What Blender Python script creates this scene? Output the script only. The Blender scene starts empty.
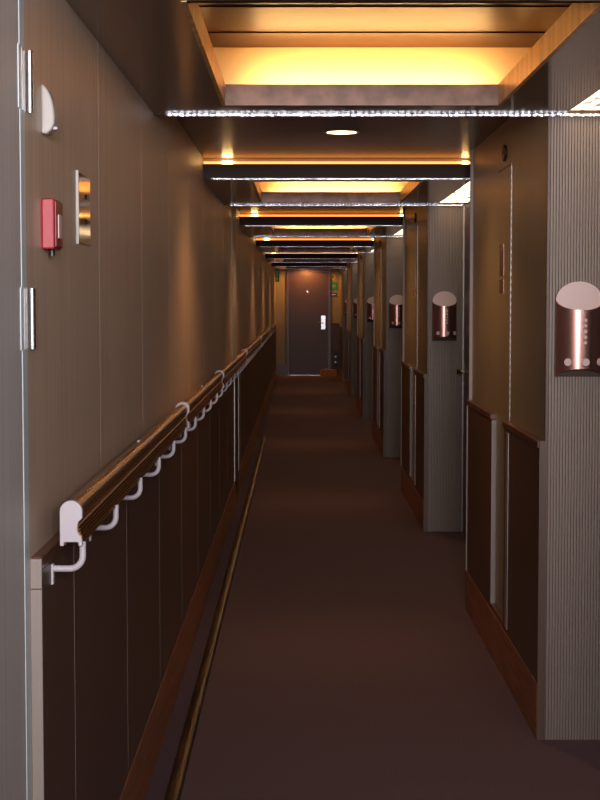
import bpy, bmesh, math
from mathutils import Vector, Matrix
SC = bpy.context.scene
COL = SC.collection
PI = math.pi

# ------------------------------------------------------------------ materials
def mat(name, col, rough=.5, metal=0., bump=None, var=None, spec=.5, coat=0., noise_scale=(8,8,8), var_scale=(3,3,3)):
    m = bpy.data.materials.new(name); m.use_nodes = True
    nt = m.node_tree; N = nt.nodes; L = nt.links
    b = N['Principled BSDF']
    b.inputs['Base Color'].default_value = (*col, 1)
    b.inputs['Roughness'].default_value = rough
    b.inputs['Metallic'].default_value = metal
    b.inputs['Specular IOR Level'].default_value = spec
    b.inputs['Coat Weight'].default_value = coat
    b.inputs['Coat Roughness'].default_value = .12
    tc = N.new('ShaderNodeTexCoord')
    def noise(scale, det=3):
        mp = N.new('ShaderNodeMapping'); mp.inputs['Scale'].default_value = scale
        L.new(tc.outputs['Object'], mp.inputs['Vector'])
        n = N.new('ShaderNodeTexNoise'); n.inputs['Scale'].default_value = 1; n.inputs['Detail'].default_value = det
        L.new(mp.outputs['Vector'], n.inputs['Vector']); return n
    if var:
        n = noise(var_scale)
        r = N.new('ShaderNodeValToRGB')
        r.color_ramp.elements[0].position = .3; r.color_ramp.elements[1].position = .7
        r.color_ramp.elements[0].color = (*[c*(1-var) for c in col], 1)
        r.color_ramp.elements[1].color = (*[min(1, c*(1+var)) for c in col], 1)
        L.new(n.outputs['Fac'], r.inputs['Fac']); L.new(r.outputs['Color'], b.inputs['Base Color'])
    if bump:
        n = noise(noise_scale)
        bp = N.new('ShaderNodeBump'); bp.inputs['Strength'].default_value = bump; bp.inputs['Distance'].default_value = .002
        L.new(n.outputs['Fac'], bp.inputs['Height']); L.new(bp.outputs['Normal'], b.inputs['Normal'])
    return m
def emit(name, col, strength, base=(.8,.8,.8), sparkle=None):
    m = mat(name, base, .3)
    b = m.node_tree.nodes['Principled BSDF']
    b.inputs['Emission Color'].default_value = (*col, 1)
    b.inputs['Emission Strength'].default_value = strength
    if sparkle:
        nt = m.node_tree; N = nt.nodes; L = nt.links
        tc = N.new('ShaderNodeTexCoord'); mp = N.new('ShaderNodeMapping'); mp.inputs['Scale'].default_value = sparkle
        L.new(tc.outputs['Object'], mp.inputs['Vector'])
        n = N.new('ShaderNodeTexNoise'); n.inputs['Scale'].default_value = 1; n.inputs['Detail'].default_value = 2
        L.new(mp.outputs['Vector'], n.inputs['Vector'])
        mr = N.new('ShaderNodeMapRange'); mr.inputs[1].default_value = .38; mr.inputs[2].default_value = .66
        mr.inputs[3].default_value = strength*.08; mr.inputs[4].default_value = strength*2.3
        L.new(n.outputs['Fac'], mr.inputs[0]); L.new(mr.outputs[0], b.inputs['Emission Strength'])
    return m

M = dict(
 wall   = mat('taupe laminate', (.66,.50,.40), .42, .06, bump=.25, noise_scale=(300,300,3), var=.10, var_scale=(60,60,.8)),
 olive  = mat('olive laminate', (.34,.285,.195), .36, .12, bump=.2, noise_scale=(300,300,3), var=.08, var_scale=(60,60,.8)),
 dado   = mat('dark brown cladding', (.115,.063,.047), .42, 0, bump=.2, noise_scale=(300,300,3), var=.12, var_scale=(80,80,2)),
 wood   = mat('reddish wood', (.32,.125,.055), .42, 0, var=.3, var_scale=(60,4,60)),
 capwood= mat('dark wood capping', (.15,.06,.035), .28, 0, var=.25, var_scale=(60,4,60)),
 carpet = mat('plum brown carpet', (.165,.108,.122), .95, 0, bump=1., noise_scale=(260,260,260), var=.30, var_scale=(220,220,220), spec=.1),
 border = mat('carpet border', (.115,.08,.105), .95, 0, bump=1., noise_scale=(260,260,260), var=.3, var_scale=(220,220,220), spec=.1),
 soffit = mat('bronze ceiling metal', (.16,.10,.078), .12, .6, var=.10, var_scale=(10,1.5,10)),
 raised = mat('satin bronze ceiling metal', (.14,.09,.07), .27, .5),
 lip    = mat('copper cove frame', (.15,.078,.056), .36, .4, var=.35, var_scale=(18,18,18)),
 goldlip= mat('gold cove side metal', (.72,.50,.22), .34, .45, var=.3, var_scale=(1,20,1)),  # lamp light on the lip sides is put into this colour
 cavceil= mat('cove ceiling metal', (.034,.010,.0025), .36, .25, spec=.08, var=.5, var_scale=(1,9,1)),  # shading bands put into the colour along its length
 cavity = mat('cove interior satin', (.62,.44,.26), .5, 0),
 fascia = mat('dark ceiling fascia', (.075,.045,.035), .55, .0, spec=.15),
 chrome = mat('satin steel', (.62,.64,.68), .22, 1.),
 edgeblue = mat('pale blue painted edge', (.66,.76,.84), .35),  # pale blue stands in for cool light on the steel edge
 post   = mat('grey joint cover', (.40,.39,.39), .55),
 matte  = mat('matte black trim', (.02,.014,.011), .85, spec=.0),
 joint  = mat('joint filler', (.36,.30,.27), .6),
 steel  = mat('pale edge metal', (.52,.50,.50), .32, .55),
 paleedge = mat('pale laminate edge', (.33,.275,.255), .45, .0, var=.08, var_scale=(120,120,3)),
 doorleaf= mat('grey laminate door', (.62,.59,.61), .45, .0, bump=.2, noise_scale=(300,300,3), var=.08, var_scale=(80,80,1)),
 flute  = mat('fluted taupe panel', (.285,.226,.198), .45, .1),
 dark   = mat('dark recess', (.018,.010,.009), .4),
 cabin  = mat('dark cabin door', (.095,.052,.052), .35, 0, bump=.1, noise_scale=(200,200,3)),
 rail   = mat('bronze varnished rail', (.36,.15,.050), .22, .75),
 lilac  = mat('lilac painted metal', (.60,.55,.61), .42, .0),
 brass  = mat('worn brass', (.13,.085,.045), .36, .85, bump=.6, noise_scale=(90,14,90), var=.75, var_scale=(30,3.5,30)),
 platebr= mat('polished brass plate', (.62,.46,.24), .08, 1.),
 cream  = mat('cream plastic', (.52,.49,.46), .4),
 red    = mat('red plastic', (.40,.014,.035), .35),
 darkred= mat('dark red plastic', (.22,.012,.014), .35),
 white  = mat('white plastic', (.72,.72,.72), .35),
 copper = mat('copper sconce metal', (.46,.25,.22), .24, .9),
 pink   = mat('pink ceramic', (.80,.60,.59), .45),
 beige  = mat('beige end panel', (.42,.35,.21), .45, 0),
 green  = mat('sign green', (.03,.34,.10), .4),
 yellow = mat('sign yellow', (.75,.48,.04), .4),
 black  = mat('black plastic', (.012,.012,.012), .4),
 tan    = mat('orange brown card', (.80,.34,.08), .6, 0, var=.2, var_scale=(20,20,20)),
 amber  = emit('amber tube', (1,.58,.21), 105),
 amberside = emit('amber side tube', (1,.52,.16), 7),
 amberlow = emit('amber strip glow', (1,.32,.04), 2.3),
 hot    = emit('warm bulb', (1,.58,.2), 26),
 down   = emit('warm downlight lens', (1,.72,.42), 22),
 led    = mat('cut crystal trim', (.80,.84,.95), .18, 1., bump=1., noise_scale=(160,160,160)),  # reflective trim along the soffit edges, gives off no light
 panel  = emit('crinkled glass light panel', (1,.76,.50), 2.8, sparkle=(38,6,38)),
)

# ------------------------------------------------------------------ helpers
class MB:
    def __init__(s): s.b = bmesh.new()
    def box(s, x0,x1,y0,y1,z0,z1):
        v = [s.b.verts.new((x,y,z)) for x in (x0,x1) for y in (y0,y1) for z in (z0,z1)]
        for f in ((0,1,3,2),(4,6,7,5),(0,4,5,1),(2,3,7,6),(0,2,6,4),(1,5,7,3)): s.b.faces.new([v[i] for i in f])
        return s
    def prism(s, pts, axis, a, b):
        """closed 2-D outline extruded along an axis from a to b"""
        def mk(p,t):
            return {'x':(t,p[0],p[1]),'y':(p[0],t,p[1]),'z':(p[0],p[1],t)}[axis]
        A = [s.b.verts.new(mk(p,a)) for p in pts]; B = [s.b.verts.new(mk(p,b)) for p in pts]
        n = len(pts)
        for i in range(n): s.b.faces.new((A[i],A[(i+1)%n],B[(i+1)%n],B[i]))
        s.b.faces.new(A[::-1]); s.b.faces.new(B)
        return s
    def cyl(s, c, r, h, axis='z', n=24, r2=None):
        r2 = r if r2 is None else r2
        c = Vector(c)
        def mk(a,R,t):
            u,v = R*math.cos(a),R*math.sin(a)
            return c+{'x':Vector((t,u,v)),'y':Vector((u,t,v)),'z':Vector((u,v,t))}[axis]
        A = [s.b.verts.new(mk(2*PI*i/n,r,-h/2)) for i in range(n)]; B = [s.b.verts.new(mk(2*PI*i/n,r2,h/2)) for i in range(n)]
        for i in range(n): s.b.faces.new((A[i],A[(i+1)%n],B[(i+1)%n],B[i]))
        s.b.faces.new(A[::-1]); s.b.faces.new(B); return s
    def ring(s, c, ro, ri, h, n=32):
        c = Vector(c); q=[]
        for R,t in ((ro,0),(ro,-h),(ri,-h),(ri,0)):
            q.append([s.b.verts.new(c+Vector((R*math.cos(2*PI*i/n),R*math.sin(2*PI*i/n),t))) for i in range(n)])
        for k in range(4):
            A,B=q[k],q[(k+1)%4]
            for i in range(n): s.b.faces.new((A[i],A[(i+1)%n],B[(i+1)%n],B[i]))
        return s
    def tube(s, pts, r, n=10):
        pts=[Vector(p) for p in pts]; rings=[]
        for i,p in enumerate(pts):
            d=(pts[min(i+1,len(pts)-1)]-pts[max(i-1,0)]).normalized()
            ref=Vector((0,1,0)) if abs(d.y)<.9 else Vector((1,0,0))
            u=d.cross(ref).normalized(); v=d.cross(u)
            rings.append([s.b.verts.new(p+r*(math.cos(2*PI*k/n)*u+math.sin(2*PI*k/n)*v)) for k in range(n)])
        for A,B in zip(rings,rings[1:]):
            for k in range(n): s.b.faces.new((A[k],A[(k+1)%n],B[(k+1)%n],B[k]))
        s.b.faces.new(rings[0][::-1]); s.b.faces.new(rings[-1]); return s
    def build(s, name, m, parent=None, loc=None, bevel=0, smooth=False):
        bmesh.ops.recalc_face_normals(s.b, faces=s.b.faces)
        me = bpy.data.meshes.new(name); s.b.to_mesh(me); s.b.free()
        me.materials.append(M[m])
        if smooth:
            for p in me.polygons: p.use_smooth = True
            me.set_sharp_from_angle(angle=math.radians(40))
        o = bpy.data.objects.new(name, me); COL.objects.link(o)
        if parent: o.parent = parent
        if loc: o.location = loc
        if bevel:
            bv = o.modifiers.new('bevel','BEVEL'); bv.width = bevel; bv.segments = 2; bv.limit_method='ANGLE'
        return o
def tag(o, label=None, cat=None, group=None, kind=None):
    for k,v in (('label',label),('category',cat),('group',group),('kind',kind)):
        if v: o[k]=v
    return o
def empty(name, loc, label=None, cat=None, group=None, kind=None):
    o = bpy.data.objects.new(name, None); COL.objects.link(o); o.location = loc; o.empty_display_size=.05
    return tag(o,label,cat,group,kind)
def copy_tree(o, parent=None):
    c = o.copy(); COL.objects.link(c)
    if parent: c.parent = parent
    for ch in list(o.children): copy_tree(ch, c)
    return c
ORD = ['nearest','second','third','fourth','fifth','sixth','seventh']

# ------------------------------------------------------------------ the place
XL, XR, XD, XB = -.480, .827, .807, 1.056      # left wall, right wall, right cladding face, recess back
P, NS = 4.93, 6
Y1 = 5.335                                      # camera-facing end of the nearest right wall block
SEG = 2.32
ZS, ZH = 2.10, 2.20                             # low soffit, raised ceiling
YE = 32.3
YB = -1.0

tag(MB().box(-.62,1.30,YB,YE+.1,-.1,0).build('floor','carpet'), 'plum brown carpet running down the corridor floor','floor',kind='structure')
tag(MB().box(-.458,-.405,YB,YE-.02,0,.004).build('trim_1','border'), 'dark carpet border strip along the left baseboard','floor trim',kind='structure')
MBb = MB(); n=60
MBb.prism([(-.402,.0),(-.400,.007),(-.392,.013),(-.378,.015),(-.364,.013),(-.356,.007),(-.354,0)],'y',2.9,17.5)
o=MBb.build('floor_strip','brass',smooth=True); tag(o,'long worn brass strip on the carpet beside the left baseboard','floor strip')

# ---- left wall
w = empty('wall_left',(0,0,0),'brown laminate left wall with dark lower cladding','wall',kind='structure')
MB().box(-.60,XL,2.828,YE,0,2.4).build('upper_panel','wall',w)
MB().box(XL,-.461,2.845,YE-.02,.205,1.0).build('cladding','dado',w)
MB().box(XL-.001,-.4605,2.846,YE-.02,1.0,1.024).build('capping','capwood',w,bevel=.003)
MB().box(XL-.001,-.4605,2.838,2.8448,0,.966).box(XL-.001,-.4605,2.838,2.8448,.968,1.021).build('cladding_end','paleedge',w)
s=MB(); y=3.86
while y<31.5:
    s.box(XL,XL+.0003,y-.0012,y+.0012,1.024,2.2); y+=1.045
s.build('panel_joint','joint',w)
s=MB(); y=3.25
while y<31.5:
    s.box(-.461,-.4607,y-.0011,y+.0011,.205,1.0); y+=1.0
s.build('cladding_joint','joint',w)
MB().box(-.60,-.56,YB,2.828,0,2.4).build('rear_panel','wall',w)
# joint posts
for (y0,y1,x1,z0,z1,m_) in ((11.45,12.15,XL+.004,1.024,2.19,'post'),(11.35,11.46,-.456,.205,1.0,'steel'),(11.46,12.05,-.458,.06,1.0,'dark'),(12.05,12.40,-.456,.205,1.0,'steel')):
    MB().box(XL-.01,x1,y0,y1,z0,z1).build('joint_cover',m_,w)
tag(MB().box(XL,-.459,2.845,YE-.02,0,.205).build('baseboard_left','wood'),'reddish wooden baseboard along the left wall','baseboard',kind='structure')

# ---- fire door at left edge of the frame
d = empty('door_1',(-.50,2.0,0),'grey laminate door leaf at the left edge with steel edge','door',kind='structure')
MB().box(-.04,.02,-.05,.778,.01,2.085).build('door_leaf','doorleaf',d)
MB().box(-.04,.0215,.772,.822,.01,2.085).build('edge_strip','edgeblue',d,bevel=.002)
def hinge(z):
    h = empty('hinge',(0,0,0)); h.parent = d
    MB().box(.0202,.0218,.758,.79,z,z+.108).build('hinge_leaf','edgeblue',h)
    MB().cyl((.028,.835,z+.0795),.0062,.055,n=20).cyl((.028,.835,z+.0265),.0064,.053,n=20).cyl((.028,.835,z+.054),.005,.106,n=16).build('knuckle','chrome',h,smooth=True)
    MB().box(.02,.0222,.79,.830,z,z+.108).build('hinge_plate','steel',h)
hinge(1.812); hinge(1.397)

# ---- things on the near left wall
t = empty('wall_sensor',(XL,3.03,1.838),'white half-dome fitting high on the left wall above the red call point','wall fitting')
pts=[(0,-.044),(.010,-.045),(.018,-.038),(.024,-.026),(.0245,-.014),(.0235,0),(.021,.014),(.017,.027),(.011,.038),(.005,.045),(0,.047)]
MB().prism(pts,'y',-.025,.025).build('dome','cream',t,bevel=.004,smooth=True)
MB().box(.018,.028,-.010,.010,-.036,-.030).build('clip','lilac',t,bevel=.002)
t = empty('fire_call_point',(XL,3.04,1.626),'red fire alarm call point box on the left wall','alarm')
MB().box(0,.024,-.045,.045,-.047,.047).build('housing','red',t,bevel=.003)
MB().box(.024,.0275,-.040,.040,-.043,.043).build('front_plate','darkred',t,bevel=.001)
MB().box(.0275,.029,-.018,.022,-.026,.018).build('glass_window','pink',t)
MB().cyl((.012,0,-.053),.006,.012,n=12).build('test_plug','black',t)
t = empty('brass_plate',(XL,3.57,1.684),'polished brass plate on the left wall beyond the red call point','plate')
MB().box(0,.004,-.10,.10,-.076,.076).build('plate','platebr',t,bevel=.001)
MB().box(0,.0052,-.104,-.098,-.079,.079).build('edge','cream',t)
for z in (-.025,.03): MB().cyl((.0050,.03,z),.006,.003,axis='x',n=14).build('screw','platebr',t)

# ---- handrails
prof=[]
R=.0195
for i in range(13):
    a=PI-PI*i/12; prof.append((R*math.cos(a),.0225+R*math.sin(a)))
prof += [(.0190,.012),(.0145,.004),(.0125,-.002)]
z=-.004
for k in range(5):                                     # five fine ribs on the outer face
    xr=.0115+.0015*k
    prof += [(xr+.0026,z),(xr+.0026,z-.0030),(xr-.0022,z-.0036),(xr-.0022,z-.0052)]; z-=.0058
prof += [(.0195,-.034),(.0195,-.0400),(.0105,-.0400),(.0105,-.033),(-.0105,-.033),(-.0105,-.0400),(-.0195,-.0400)]
cap=[]
for i in range(17):
    a=PI-PI*i/16; cap.append((.0208*math.cos(a),.0225+.0208*math.sin(a)))
cap += [(.0205,.010),(.0130,.003),(.0115,-.007),(.0125,-.017),(.0195,-.026),(.0210,-.0412),(.0135,-.0412),(.0135,-.034),(-.0135,-.034),(-.0135,-.0412),(-.0208,-.0412)]
def big(c,k): return [(x*k,z_*(1+(k-1)*.6)) for x,z_ in c]
RX,RZ=-.4205,1.0715
bpts=[(-.0405,-.0865),(-.024,-.087),(-.006,-.087)]
for i in range(1,7):
    a=-PI/2+PI/2*i/6; bpts.append((-.006+.024*math.cos(a),-.063+.024*math.sin(a)))
bpts+=[(.018,-.050),(.018,-.036)]
def make_bracket():
    e=empty('bracket',(0,0,0))
    MB().tube([(x,0,z_) for x,z_ in bpts],.0062,n=12).build('arm','lilac',e,smooth=True)
    MB().box(-.0403,-.036,-.008,.008,-.116,-.078).build('wall_tab','lilac',e,bevel=.001)
    MB().cyl((.012,.035,-.045),.0028,.012,n=10).build('screw','chrome',e)
    return e
joints=[2.93,5.76,8.45,12.3,17.1,21.9,27.2]
b0=make_bracket(); first=True
wh=['nearest bronze handrail section on the left wall ending in a lilac cap','second bronze handrail section from the camera on the left wall','third bronze handrail section from the camera, ending past the wall joint','fourth handrail section from the camera on the left wall','fifth handrail section from the camera on the left wall','farthest handrail section on the left wall towards the end door']
for i in range(6):
    a,b=joints[i],joints[i+1]-.012
    h=empty('handrail',(RX,a,RZ),wh[i],'handrail','handrail sections along the left wall')
    MB().prism(prof,'y',.010,b-a).build('rail','rail',h)
    MB().prism(big(cap,1.0 if i==0 else 1.18),'y',0,.014 if i==0 else .04).build('end_cap','lilac',h,bevel=.0015 if i==0 else 0)
    MB().cyl((-.002,(b-a)*.45,.0435),.004,.004,n=12).build('screw_cap','lilac',h)
    y=2.955+.54*math.ceil((a+.02-2.955)/.54) if i else 2.955
    while y<b-.02:
        if first: br=b0; first=False
        else: br=copy_tree(b0)
        br.parent=h; br.location=(0,y-a,0); y+=.54

# ---- right wall blocks
def flutes(x0,x1,y,z0,z1,name,parent):
    n=int(round((x1-x0)/.0098)); w_=(x1-x0)/n
    pts=[(x0,y+.02)]
    for i in range(n):
        u=x0+i*w_
        pts+=[(u,y+.0090),(u+w_*.24,y+.0090),(u+w_*.32,y+.0010),(u+w_*.48,y),(u+w_*.76,y),(u+w_*.92,y+.0010)]
    pts+=[(x1,y+.0090),(x1,y+.02)]
    return MB().prism(pts,'z',z0,z1).build(name,'flute',parent)
segs=[]
w0 = empty('wall_right',(0,0,0),kind='structure')
YE1=SEG
MB().box(XR,1.30,.02,SEG-.004,0,2.4).build('wall_panel','olive',w0)
MB().box(XR,XB+.001,.0195,.021,0,2.4)
flutes(XR+.004,XB-.008,0,.0,ZS+.3,'fluted_panel',w0)
MB().box(XB-.008,XB+.02,-.003,.02,0,ZS+.3).build('edge_trim','steel',w0)
MB().box(XR-.0035,XR+.004,-.002,.012,1.016,ZH).box(XD-.002,XR+.004,-.002,.012,0,1.016).build('corner_trim','dado',w0)
MB().box(XR-.014,XR+.02,SEG-.02,SEG,1.0,ZH).box(XD-.004,XR+.02,SEG-.02,SEG,.19,1.0).build('corner_trim','paleedge',w0)
yd0,yd1=.93,1.34                                 # service door opening along the block
for (a,b) in ((.012,yd0),(yd1,SEG-.03)):
    MB().box(XD,XR,a,b,.19,.99).build('cladding','dado',w0)
    MB().box(XD-.008,XR,a-.001,b+.001,.99,1.015).build('capping','capwood',w0,bevel=.003)
MB().box(XD-.0008,XR,yd1-.003,yd1-.0002,.21,.985).build('cladding_end','paleedge',w0)
MB().box(XD-.0015,XD+.001,yd0-.125,yd0-.055,.21,.975).build('cladding_strip','steel',w0)
MB().box(XD,XR,yd0,yd1,.19,.215).build('sill','capwood',w0)
b_=MB().box(XD-.003,XR,.010,SEG-.01,0,.19).build('baseboard','wood',w0)
s=MB()
zz=1.03
while zz<2.0:
    s.box(XR-.0015,XR,yd0-.009,yd0-.001,zz,zz+.016); zz+=.029
s.build('dotted_joint','steel',w0)
# service door in the block
def service_door():
    e=empty('door_2',(0,0,0),kind='structure')
    MB().box(XR-.0022,XR+.001,yd0,yd1,.215,2.012).build('door_leaf','olive',e)
    MB().box(XR-.0030,XR,yd0-.001,yd1+.001,2.012,2.018).build('door_gap','dark',e)
    MB().box(XR-.0045,XR-.002,yd0+.20,yd0+.32,1.585,1.715).build('handle_plate','copper',e,bevel=.001)
    MB().box(XR-.0045,XR-.002,yd0+.20,yd0+.32,1.515,1.572).build('lock_plate','copper',e,bevel=.001)
    return e
sd=service_door()
def speaker_():
    e=empty('wall_detector',(XR,1.12,2.075),cat='detector',group='oval detectors on the right wall blocks')
    pts=[(.045*math.cos(2*PI*i/20),.034*math.sin(2*PI*i/20)) for i in range(20)]
    MB().prism(pts,'x',-.010,0).build('oval_cover','black',e,bevel=.003,smooth=True)
    MB().cyl((-.012,0,.0),.008,.004,axis='x',n=12).build('sensor_eye','darkred',e)
    return e
sp=speaker_()
# sconce
def make_sconce():
    e=empty('wall_sconce',(.935,0,1.39),cat='sconce',group='copper sconces on the fluted panels')
    Rw,Dp=.0785,.062
    # back plate with an arched top; its dark colour stands in for shade
    arch=[(-Rw,-.158)]+[(Rw,-.158)]
    arch+=[(Rw*math.cos(a),.095+.062*math.sin(a)) for a in [PI*i/20 for i in range(21)]]
    MB().prism(arch,'y',-.008,-.0005).build('backplate','fascia',e)
    pk=[(Rw*.99*math.cos(a),.094+.064*math.sin(a)) for a in [PI*i/24 for i in range(25)]]
    pk=[(-Rw*.99,.040),(Rw*.99,.040)]+pk
    MB().prism(pk,'y',-.011,-.008).build('number_disc','pink',e)
    # copper half-cylinder shell with dipped top and arched bottom
    mb=MB(); n=32; O=[];I=[]
    for k,(rr,lst) in enumerate(((1,O),(.955,I))):
        for i in range(n+1):
            a=PI*i/n; c,sn=math.cos(a),math.sin(a)
            x=Rw*rr*c; yy=-.010-Dp*rr*sn
            zt=.095-.032*sn**1.0; zb=-.160+.030*sn
            lst.append((mb.b.verts.new((x,yy,zb)),mb.b.verts.new((x,yy,zt))))
    for i in range(n):
        mb.b.faces.new((O[i][0],O[i+1][0],O[i+1][1],O[i][1]))
        mb.b.faces.new((I[i][0],I[i][1],I[i+1][1],I[i+1][0]))
        mb.b.faces.new((O[i][1],O[i+1][1],I[i+1][1],I[i][1]))
        mb.b.faces.new((O[i][0],I[i][0],I[i+1][0],O[i+1][0]))
    for i in (0,n): mb.b.faces.new((O[i][0],O[i][1],I[i][1],I[i][0]))
    mb.build('shell','copper',e,smooth=True)
    def dot(fx,z,r,name='glass_dot'):
        x=fx*Rw; a=math.acos(fx); yy=-.010-Dp*math.sin(a)
        nrm=Vector((math.cos(a)/Rw,-math.sin(a)/Dp,0)).normalized(); tx=Vector((-nrm.y,nrm.x,0))
        mb=MB(); c=Vector((x,yy,z)); n=18
        A=[mb.b.verts.new(c+nrm*.0022+r*(math.cos(2*PI*i/n)*tx+math.sin(2*PI*i/n)*Vector((0,0,1)))) for i in range(n)]
        B=[mb.b.verts.new(c-nrm*.003+r*(math.cos(2*PI*i/n)*tx+math.sin(2*PI*i/n)*Vector((0,0,1)))) for i in range(n)]
        mb.b.faces.new(A); mb.b.faces.new(B[::-1])
        for i in range(n): mb.b.faces.new((A[i],A[(i+1)%n],B[(i+1)%n],B[i]))
        mb.build(name,'pink',e)
    for fx in (-.56,.17,.80): dot(fx,-.108,.0125)
    for k in range(5): dot(.14,.030-.0185*k,.0052)
    return e
sc0=make_sconce()
# cabin doors in the recess behind (far one and near one)
def make_cabin_door(y0,num):
    e=empty('door_%d'%num,(XB,y0,0),kind='structure')
    MB().box(.0,.05,0,.82,.005,2.09).build('frame','dark',e)
    MB().box(-.012,.0,.05,.77,.01,2.04).build('door_leaf','cabin',e)
    hz=1.044; hy=.68
    MB().box(-.016,-.012,hy-.02,hy+.02,hz-.11,hz+.07).build('lock_plate','brass',e,bevel=.001)
    MB().cyl((-.030,hy,hz),.008,.036,axis='x',n=14).cyl((-.052,hy,hz),.014,.010,axis='x',n=20,r2=.019).cyl((-.064,hy,hz),.019,.014,axis='x',n=20,r2=.012).build('door_knob','platebr',e,smooth=True)
    return e
place=['nearest','second','third','fourth','fifth','last']
dn=3
doorA=doorB=None
for k in range(NS):
    y=Y1+P*k
    last=(k==NS-1)
    if k==0:
        w_,s_,p_,c_=w0,sd,sp,sc0
    elif not last:
        w_,s_,p_,c_=[copy_tree(q) for q in (w0,sd,sp,sc0)]
    else:
        w_=empty('wall_right',(0,0,0),kind='structure')
        MB().box(XR,1.30,.02,YE-y,0,2.4).build('wall_panel','olive',w_)
        flutes(XR+.004,XB-.008,0,.0,ZS+.3,'fluted_panel',w_)
        MB().box(XD,XR,.012,YE-y-.02,.19,.99).build('cladding','dado',w_)
        MB().box(XD-.008,XR,.012,YE-y-.02,.99,1.015).build('capping','capwood',w_)
        MB().box(XD-.003,XR,.010,YE-y-.02,0,.19).build('baseboard','wood',w_)
        c_=copy_tree(sc0); s_=p_=None
    w_.location=(0,y,0); tag(w_,'%s right wall block from the camera with fluted end panel'%place[k],'wall')
    c_.location=(.931,y,1.39); tag(c_,['nearest pink-topped copper sconce, cut by the right edge of the photo','second copper sconce from the camera, whole on its grey fluted panel','third copper sconce from the camera on a fluted panel','fourth copper sconce from the camera, half hidden by a wall block','fifth copper sconce from the camera, a reddish sliver','farthest copper sconce near the end door'][k],'sconce')
    if s_:
        s_.name='door_%d'%dn; dn+=1
        s_.location=(0,y,0); tag(s_,'%s olive service door from the camera in the right wall'%place[k],'door')
        p_.location=(XR,y+1.12,2.075); tag(p_,'dark oval detector above the %s service door on the right'%place[k],'detector')
# recesses: back wall with two cabin doors each; recess j lies in front of block j
for j in range(NS):
    y0=Y1+P*j-(P-SEG) ; y1=Y1+P*j
    ztop=2.095
    b=MB().box(XB+.05,1.30,y0,y1,0,ztop)
    b.box(XB,XB+.05,y0-.0,y0+.36,0,ztop).box(XB,XB+.05,y0+1.18,y0+1.66,0,ztop).box(XB,XB+.05,y1-.13,y1,0,ztop)
    o=b.build('wall_back','dado'); tag(o,'%s door recess back wall from the camera on the right'%place[j],'wall',kind='structure')
    for q,(yy,lab) in enumerate(((y0+.36,'nearer'),(y0+1.66,'farther'))):
        if doorA is None: e=doorA=make_cabin_door(yy,dn)
        else: e=copy_tree(doorA)
        e.name='door_%d'%dn; dn+=1
        e.location=(XB,yy,0); tag(e,'%s dark cabin door inside the %s right recess'%(lab,place[j]),'door',kind='structure')
MB_=MB().box(XR,1.30,YB,Y1-(P-SEG),0,2.4).build('wall_right','olive'); tag(MB_,'right wall block beside the camera, before the first recess','wall',kind='structure')

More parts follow.
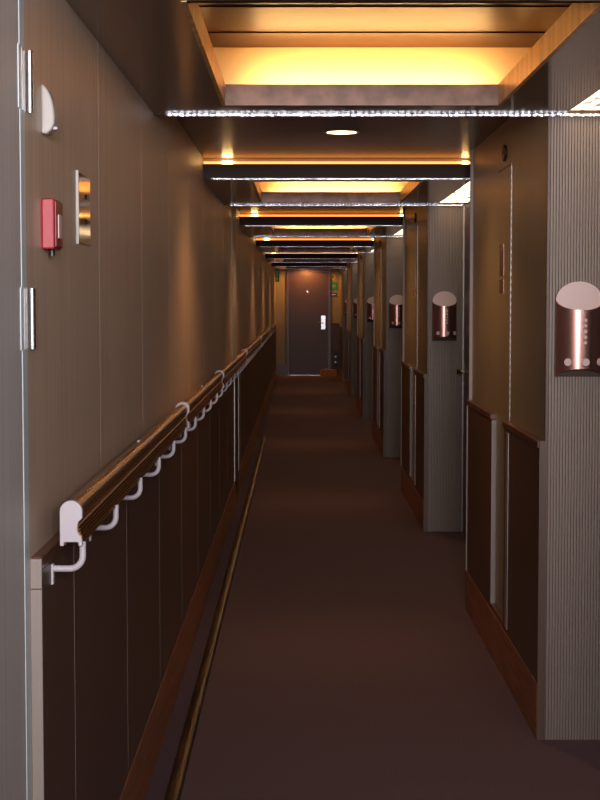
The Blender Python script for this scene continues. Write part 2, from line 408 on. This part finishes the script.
# ---- ceiling
c=empty('ceiling',(0,0,0),'dark bronze corridor ceiling stepping between low and raised bays','ceiling',kind='structure')
MB().box(-.62,1.30,YB,3.2,ZH,ZH+.03).build('raised_bay','soffit',c)
ox0,ox1=-.244,.640
for k in range(NS):
    a=3.15+P*k; b=Y1+P*k                       # low soffit from a to b
    oy0,oy1=a+.20,a+1.975-.02
    s=MB().box(-.62,ox0,a,b,ZS,ZS+.03).box(ox1,.880,a,b,ZS,ZS+.03).box(ox0,ox1,a,oy0,ZS,ZS+.03).box(ox0,ox1,oy1,b,ZS,ZS+.03)
    s.box(.880,1.30,a,a+.02,ZS,ZS+.03)
    s.box(1.053,1.30,a+.02,b,ZS,ZS+.03)
    s.build('low_soffit','soffit',c)
    # copper lip around the opening, sides coloured brighter as if lit
    t_=.012
    MB().box(ox0,ox0+t_,oy0,oy1,ZS-.001,ZS+.065).box(ox1-t_,ox1,oy0,oy1,ZS-.001,ZS+.065).build('cove_side','goldlip',c)
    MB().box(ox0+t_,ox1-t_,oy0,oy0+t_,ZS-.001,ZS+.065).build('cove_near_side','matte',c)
    s=MB().box(ox0+t_,ox1-t_,oy1-t_,oy1,ZS-.001,ZS+.065)
    s.build('cove_frame','lip',c)
    # cavity above the opening
    cx0,cx1,cy0,cy1=ox0-.13,ox1+.13,oy0-.10,oy1+.12
    zt=2.30
    s=MB().box(cx0-.02,cx0,cy0,cy1,ZS+.03,zt).box(cx1,cx1+.02,cy0,cy1,ZS+.03,zt).box(cx0,cx1,cy0-.02,cy0,ZS+.03,zt).box(cx0,cx1,cy1,cy1+.02,ZS+.03,zt)
    s.build('cove_cavity','cavity',c)
    s=MB().box(cx0-.02,cx1+.02,cy0-.02,cy1+.02,zt,zt+.02)
    # shallow steps across the cavity ceiling
    for q in range(4):
        yy=cy0+(cy1-cy0)*(q+.9)/4.6; s.box(cx0,cx1,yy,yy+.012,zt-.004,zt)
    s.build('cove_ceiling','cavceil',c)
    # front fascia of the low soffit, stopping short of the raised ceiling to leave the light slot
    if k>0 or True:
        MB().box(-.48,1.056,a-.012,a,ZS-.002,ZH-.030).build('fascia','fascia',c)
        MB().box(-.48,1.056,a+.07,a+.08,ZS+.03,ZH+.03).build('slot_back','cavity',c)
    MB().box(-.62,1.30,b-.012,b,ZS-.002,ZH+.03).build('rear_fascia','fascia',c)
    # raised ceiling behind this soffit
    b2=(3.15+P*(k+1)) if k<NS-1 else YE
    MB().box(-.62,1.30,b,b2+(.07 if k<NS-1 else 0),ZH,ZH+.03).build('raised_bay','raised',c)
    # lamps
    g='amber strip lights hidden in the ceiling coves'
    e=empty('cove_light',((ox0+ox1)/2,(oy0+oy1)/2,ZS+.050),'amber light tubes hidden around the %s ceiling cove from the camera'%place[k],'light','amber lights around the ceiling coves')
    hx,hy=(ox1-ox0)/2,(oy1-oy0)/2
    MB().cyl((.035,hy+.045,.0),.011,2*hx-.14,axis='x',n=12).build('far_tube','amber',e)
    MB().cyl((-hx-.05,0,.032),.007,2*hy-.10,axis='y',n=12).build('side_tube','amberside',e)
    MB().cyl((hx+.05,0,.032),.007,2*hy-.10,axis='y',n=12).build('side_tube','amberside',e)
    e=empty('slot_light',(.17,a+.035,ZH-.022),'%s amber slot light across the ceiling above a dark fascia'%place[k],'light','amber slot lights where the ceiling steps down')
    MB().cyl((0,0,0),.008,1.40,axis='x',n=12).build('tube','amberlow',e)
    MB().cyl((-.53,-.012,.002),.009,.05,axis='x',n=14).build('bulb','hot',e)
    MB().cyl((.665,-.012,.002),.007,.03,axis='x',n=14).build('bulb','hot',e)
    for (yy,ww) in ((a-.022,'front'),(b-.022,'rear')):
        mb=MB(); nseg=150; x0_,x1_=-.440,1.05
        prev=None
        for i in range(nseg+1):                 # bead-like cut crystal profile
            x=x0_+(x1_-x0_)*i/nseg; r=.0062 if i%2 else .0046
            ring=[mb.b.verts.new((x,yy+.008+r*math.cos(PI/4+PI/2*q),ZS-.0048+r*math.sin(PI/4+PI/2*q)+(.0008*math.sin(i*1.9)))) for q in range(4)]
            if prev:
                for q in range(4): mb.b.faces.new((prev[q],prev[(q+1)%4],ring[(q+1)%4],ring[q]))
            else: mb.b.faces.new(ring[::-1])
            prev=ring
        mb.b.faces.new(prev)
        o=mb.build('crystal_light_strip','led'); tag(o,'sparkling crystal light strip on the %s edge of the %s low ceiling soffit'%(ww,place[k]),'light strip','crystal light strips on the ceiling edges')
    # crinkled glass light panel over the recess
    e=empty('light_panel',(.968,(a+b)/2,ZS+.012),'crinkled glass light panel in the ceiling over the %s door recess'%place[k],'light panel','glass light panels over the door recesses')
    MB().box(-.088,.085,-(b-a)/2+.02,(b-a)/2,0,.01).build('diffuser','panel',e)
    MB().box(-.088,.085,-(b-a)/2+.02,(b-a)/2,.012,.02).build('tray','steel',e)
    
    if k<NS-1:
        e=empty('downlight',(.180,b+1.48,ZH),'small round recessed downlight in the %s raised ceiling bay'%place[k],'downlight','recessed downlights in the raised ceiling bays')
        MB().ring((0,0,0),.076,.062,.006).build('bezel','steel',e,smooth=True)
        MB().cyl((0,0,-.0022),.062,.004,n=32).build('lens','down',e)
        ll=bpy.data.lights.new('downlight_beam','SPOT'); ll.energy=28; ll.color=(1,.49,.18); ll.spot_size=math.radians(140); ll.spot_blend=.6; ll.shadow_soft_size=.06
        lo=bpy.data.objects.new('downlight_beam',ll); COL.objects.link(lo); lo.location=(.180,b+1.48,ZH-.012)

# ---- recess part above doors / end wall
w=empty('wall_end',(0,YE,0),'end wall with beige left panel and dark lower right cladding','wall',kind='structure')
MB().box(-.60,-.235,0,.1,.0,2.4).build('left_panel','beige',w)
MB().box(-.49,-.235,-.02,0,0,.21).build('baseboard','capwood',w)
MB().box(-.49,-.235,-.025,0,.21,.235).build('ledge','capwood',w)
MB().box(-.25,.63,0,.1,2.10,2.4).build('header','dado',w)
MB().box(.63,1.3,0,.1,0,2.4).build('right_panel','beige',w)
MB().box(.645,XR,-.02,0,.0,1.03).build('cladding','dado',w)
MB().box(.64,XR,-.026,0,1.03,1.05).build('capping','dark',w)
d=empty('door_%d'%dn,(.19,YE,0),'brown door closing the far end of the corridor','door',kind='structure')
MB().box(-.435,-.40,-.03,.05,0,2.12).box(.40,.435,-.03,.05,0,2.12).box(-.40,.40,-.03,.05,2.085,2.12).build('door_frame','capwood',d)
MB().box(-.398,.398,-.012,.04,.012,2.083).build('door_leaf','cabin',d)
MB().box(-.40,.40,-.032,.0,0,.012).build('threshold','chrome',d)
MB().box(.255,.345,-.018,-.012,.93,1.21).build('lock_plate','chrome',d,bevel=.003)
MB().tube([(.30,-.018,1.06),(.30,-.06,1.06),(.19,-.06,1.06)],.010).build('handle','chrome',d,smooth=True)
MB().cyl((-.02,-.016,1.69),.018,.012,axis='y',n=16).build('peephole','chrome',d,smooth=True)
for bx in (.405,): pass

t=empty('exit_sign',(-.434,YE-.35,2.02),'green sign hanging left of the end door beside the handrail wall','sign')
MB().box(-.045,.045,-.006,.006,-.14,.13).build('plate','green',t)
MB().box(-.028,.028,-.0075,-.006,.06,.075).box(-.006,.006,-.0075,-.006,-.02,.06).cyl((0,-.007,-.075),.014,.002,axis='y',n=12).build('pictogram','cream',t)
MB().box(-.01,.01,-.004,.004,.13,.185).build('bracket','steel',t)
t=empty('warning_sign',(.665+.02,YE,1.98),'small yellow round sign high on the wall right of the end door','sign')
MB().cyl((0,-.004,0),.055,.008,axis='y',n=24).build('disc','yellow',t)
MB().box(-.008,.008,-.0095,-.008,-.02,.03).build('symbol','black',t)
t=empty('safety_sign',(.70,YE,1.80),'green safety sign below the small yellow sign beside the end door','sign')
MB().box(-.07,.07,-.008,0,-.08,.08).build('plate','green',t)
MB().box(-.035,.035,-.0095,-.008,-.012,.012).box(-.012,.012,-.0095,-.008,-.035,.035).build('pictogram','cream',t)
t=empty('door_number_plate',(.70,YE,1.63),'dark oblong plate below the green safety sign by the end door','plate')
MB().box(-.06,.06,-.008,0,-.035,.035).build('plate','dark',t); MB().box(-.04,.04,-.0095,-.008,-.012,.012).build('inset','steel',t)
t=empty('service_outlet',(.735,YE-.02,.32),'dark outlet plate with two pale sockets low by the end door','outlet')
MB().box(-.05,.05,-.012,0,-.15,.17).build('plate','black',t,bevel=.003)
for z in (-.05,.06): MB().cyl((0,-.014,z),.020,.006,axis='y',n=16).build('socket','steel',t)
t=empty('cardboard_box',(.59,YE-.45,0),'small orange brown box on the floor in front of the end door','box')
MB().box(-.165,.155,-.10,.10,0,.115).build('carton','tan',t,bevel=.008)
MB().prism([(-.165,.115),(-.05,.150),(.155,.128),(.155,.115)],'y',-.10,.10).build('flap','tan',t)
e=empty('downlight',(.15,YE-.30,ZH),'recessed downlight just in front of the end door','downlight')
MB().ring((0,0,0),.075,.06,.006).build('bezel','steel',e,smooth=True); MB().cyl((0,0,-.0022),.06,.004,n=32).build('lens','down',e)
sp_=bpy.data.lights.new('end_lamp','SPOT'); sp_.energy=40; sp_.color=(1,.42,.10); sp_.spot_blend=.3; sp_.spot_size=math.radians(165); sp_.shadow_soft_size=.05
so=bpy.data.objects.new('end_lamp',sp_); COL.objects.link(so); so.location=(.15,YE-.30,ZH-.012)

# lobby daylight from the open end behind the camera
ar=bpy.data.lights.new('lobby_daylight','AREA'); ar.shape='RECTANGLE'; ar.size=1.1; ar.size_y=.55; ar.energy=40; ar.color=(.98,.93,.93)
ao=bpy.data.objects.new('lobby_daylight',ar); COL.objects.link(ao); ao.location=(.2,YB-.05,1.90); ao.rotation_euler=(PI/2+math.radians(4),0,0); ar.spread=math.radians(80)

wd=bpy.data.worlds.new('world'); SC.world=wd; wd.use_nodes=True
wd.node_tree.nodes['Background'].inputs[0].default_value=(.55,.65,.85,1)
wd.node_tree.nodes['Background'].inputs[1].default_value=.15

# ------------------------------------------------------------------ camera
cam=bpy.data.cameras.new('camera'); co=bpy.data.objects.new('camera',cam); COL.objects.link(co)
cam.sensor_fit='VERTICAL'; cam.sensor_height=36; cam.lens=36*1600/800; cam.clip_start=.05; cam.clip_end=200
co.location=(0,0,1.48)
co.rotation_euler=(PI/2-math.atan(98/1600),0,-math.atan(1/1600))
SC.camera=co
SC.view_settings.view_transform='Standard'; SC.view_settings.look='None'; SC.view_settings.gamma=1
SC.view_settings.use_curve_mapping=False; SC.view_settings.exposure=0
try:
    SC.cycles.sample_clamp_indirect=4; SC.cycles.max_bounces=10; SC.cycles.diffuse_bounces=5; SC.cycles.glossy_bounces=5
except Exception: pass
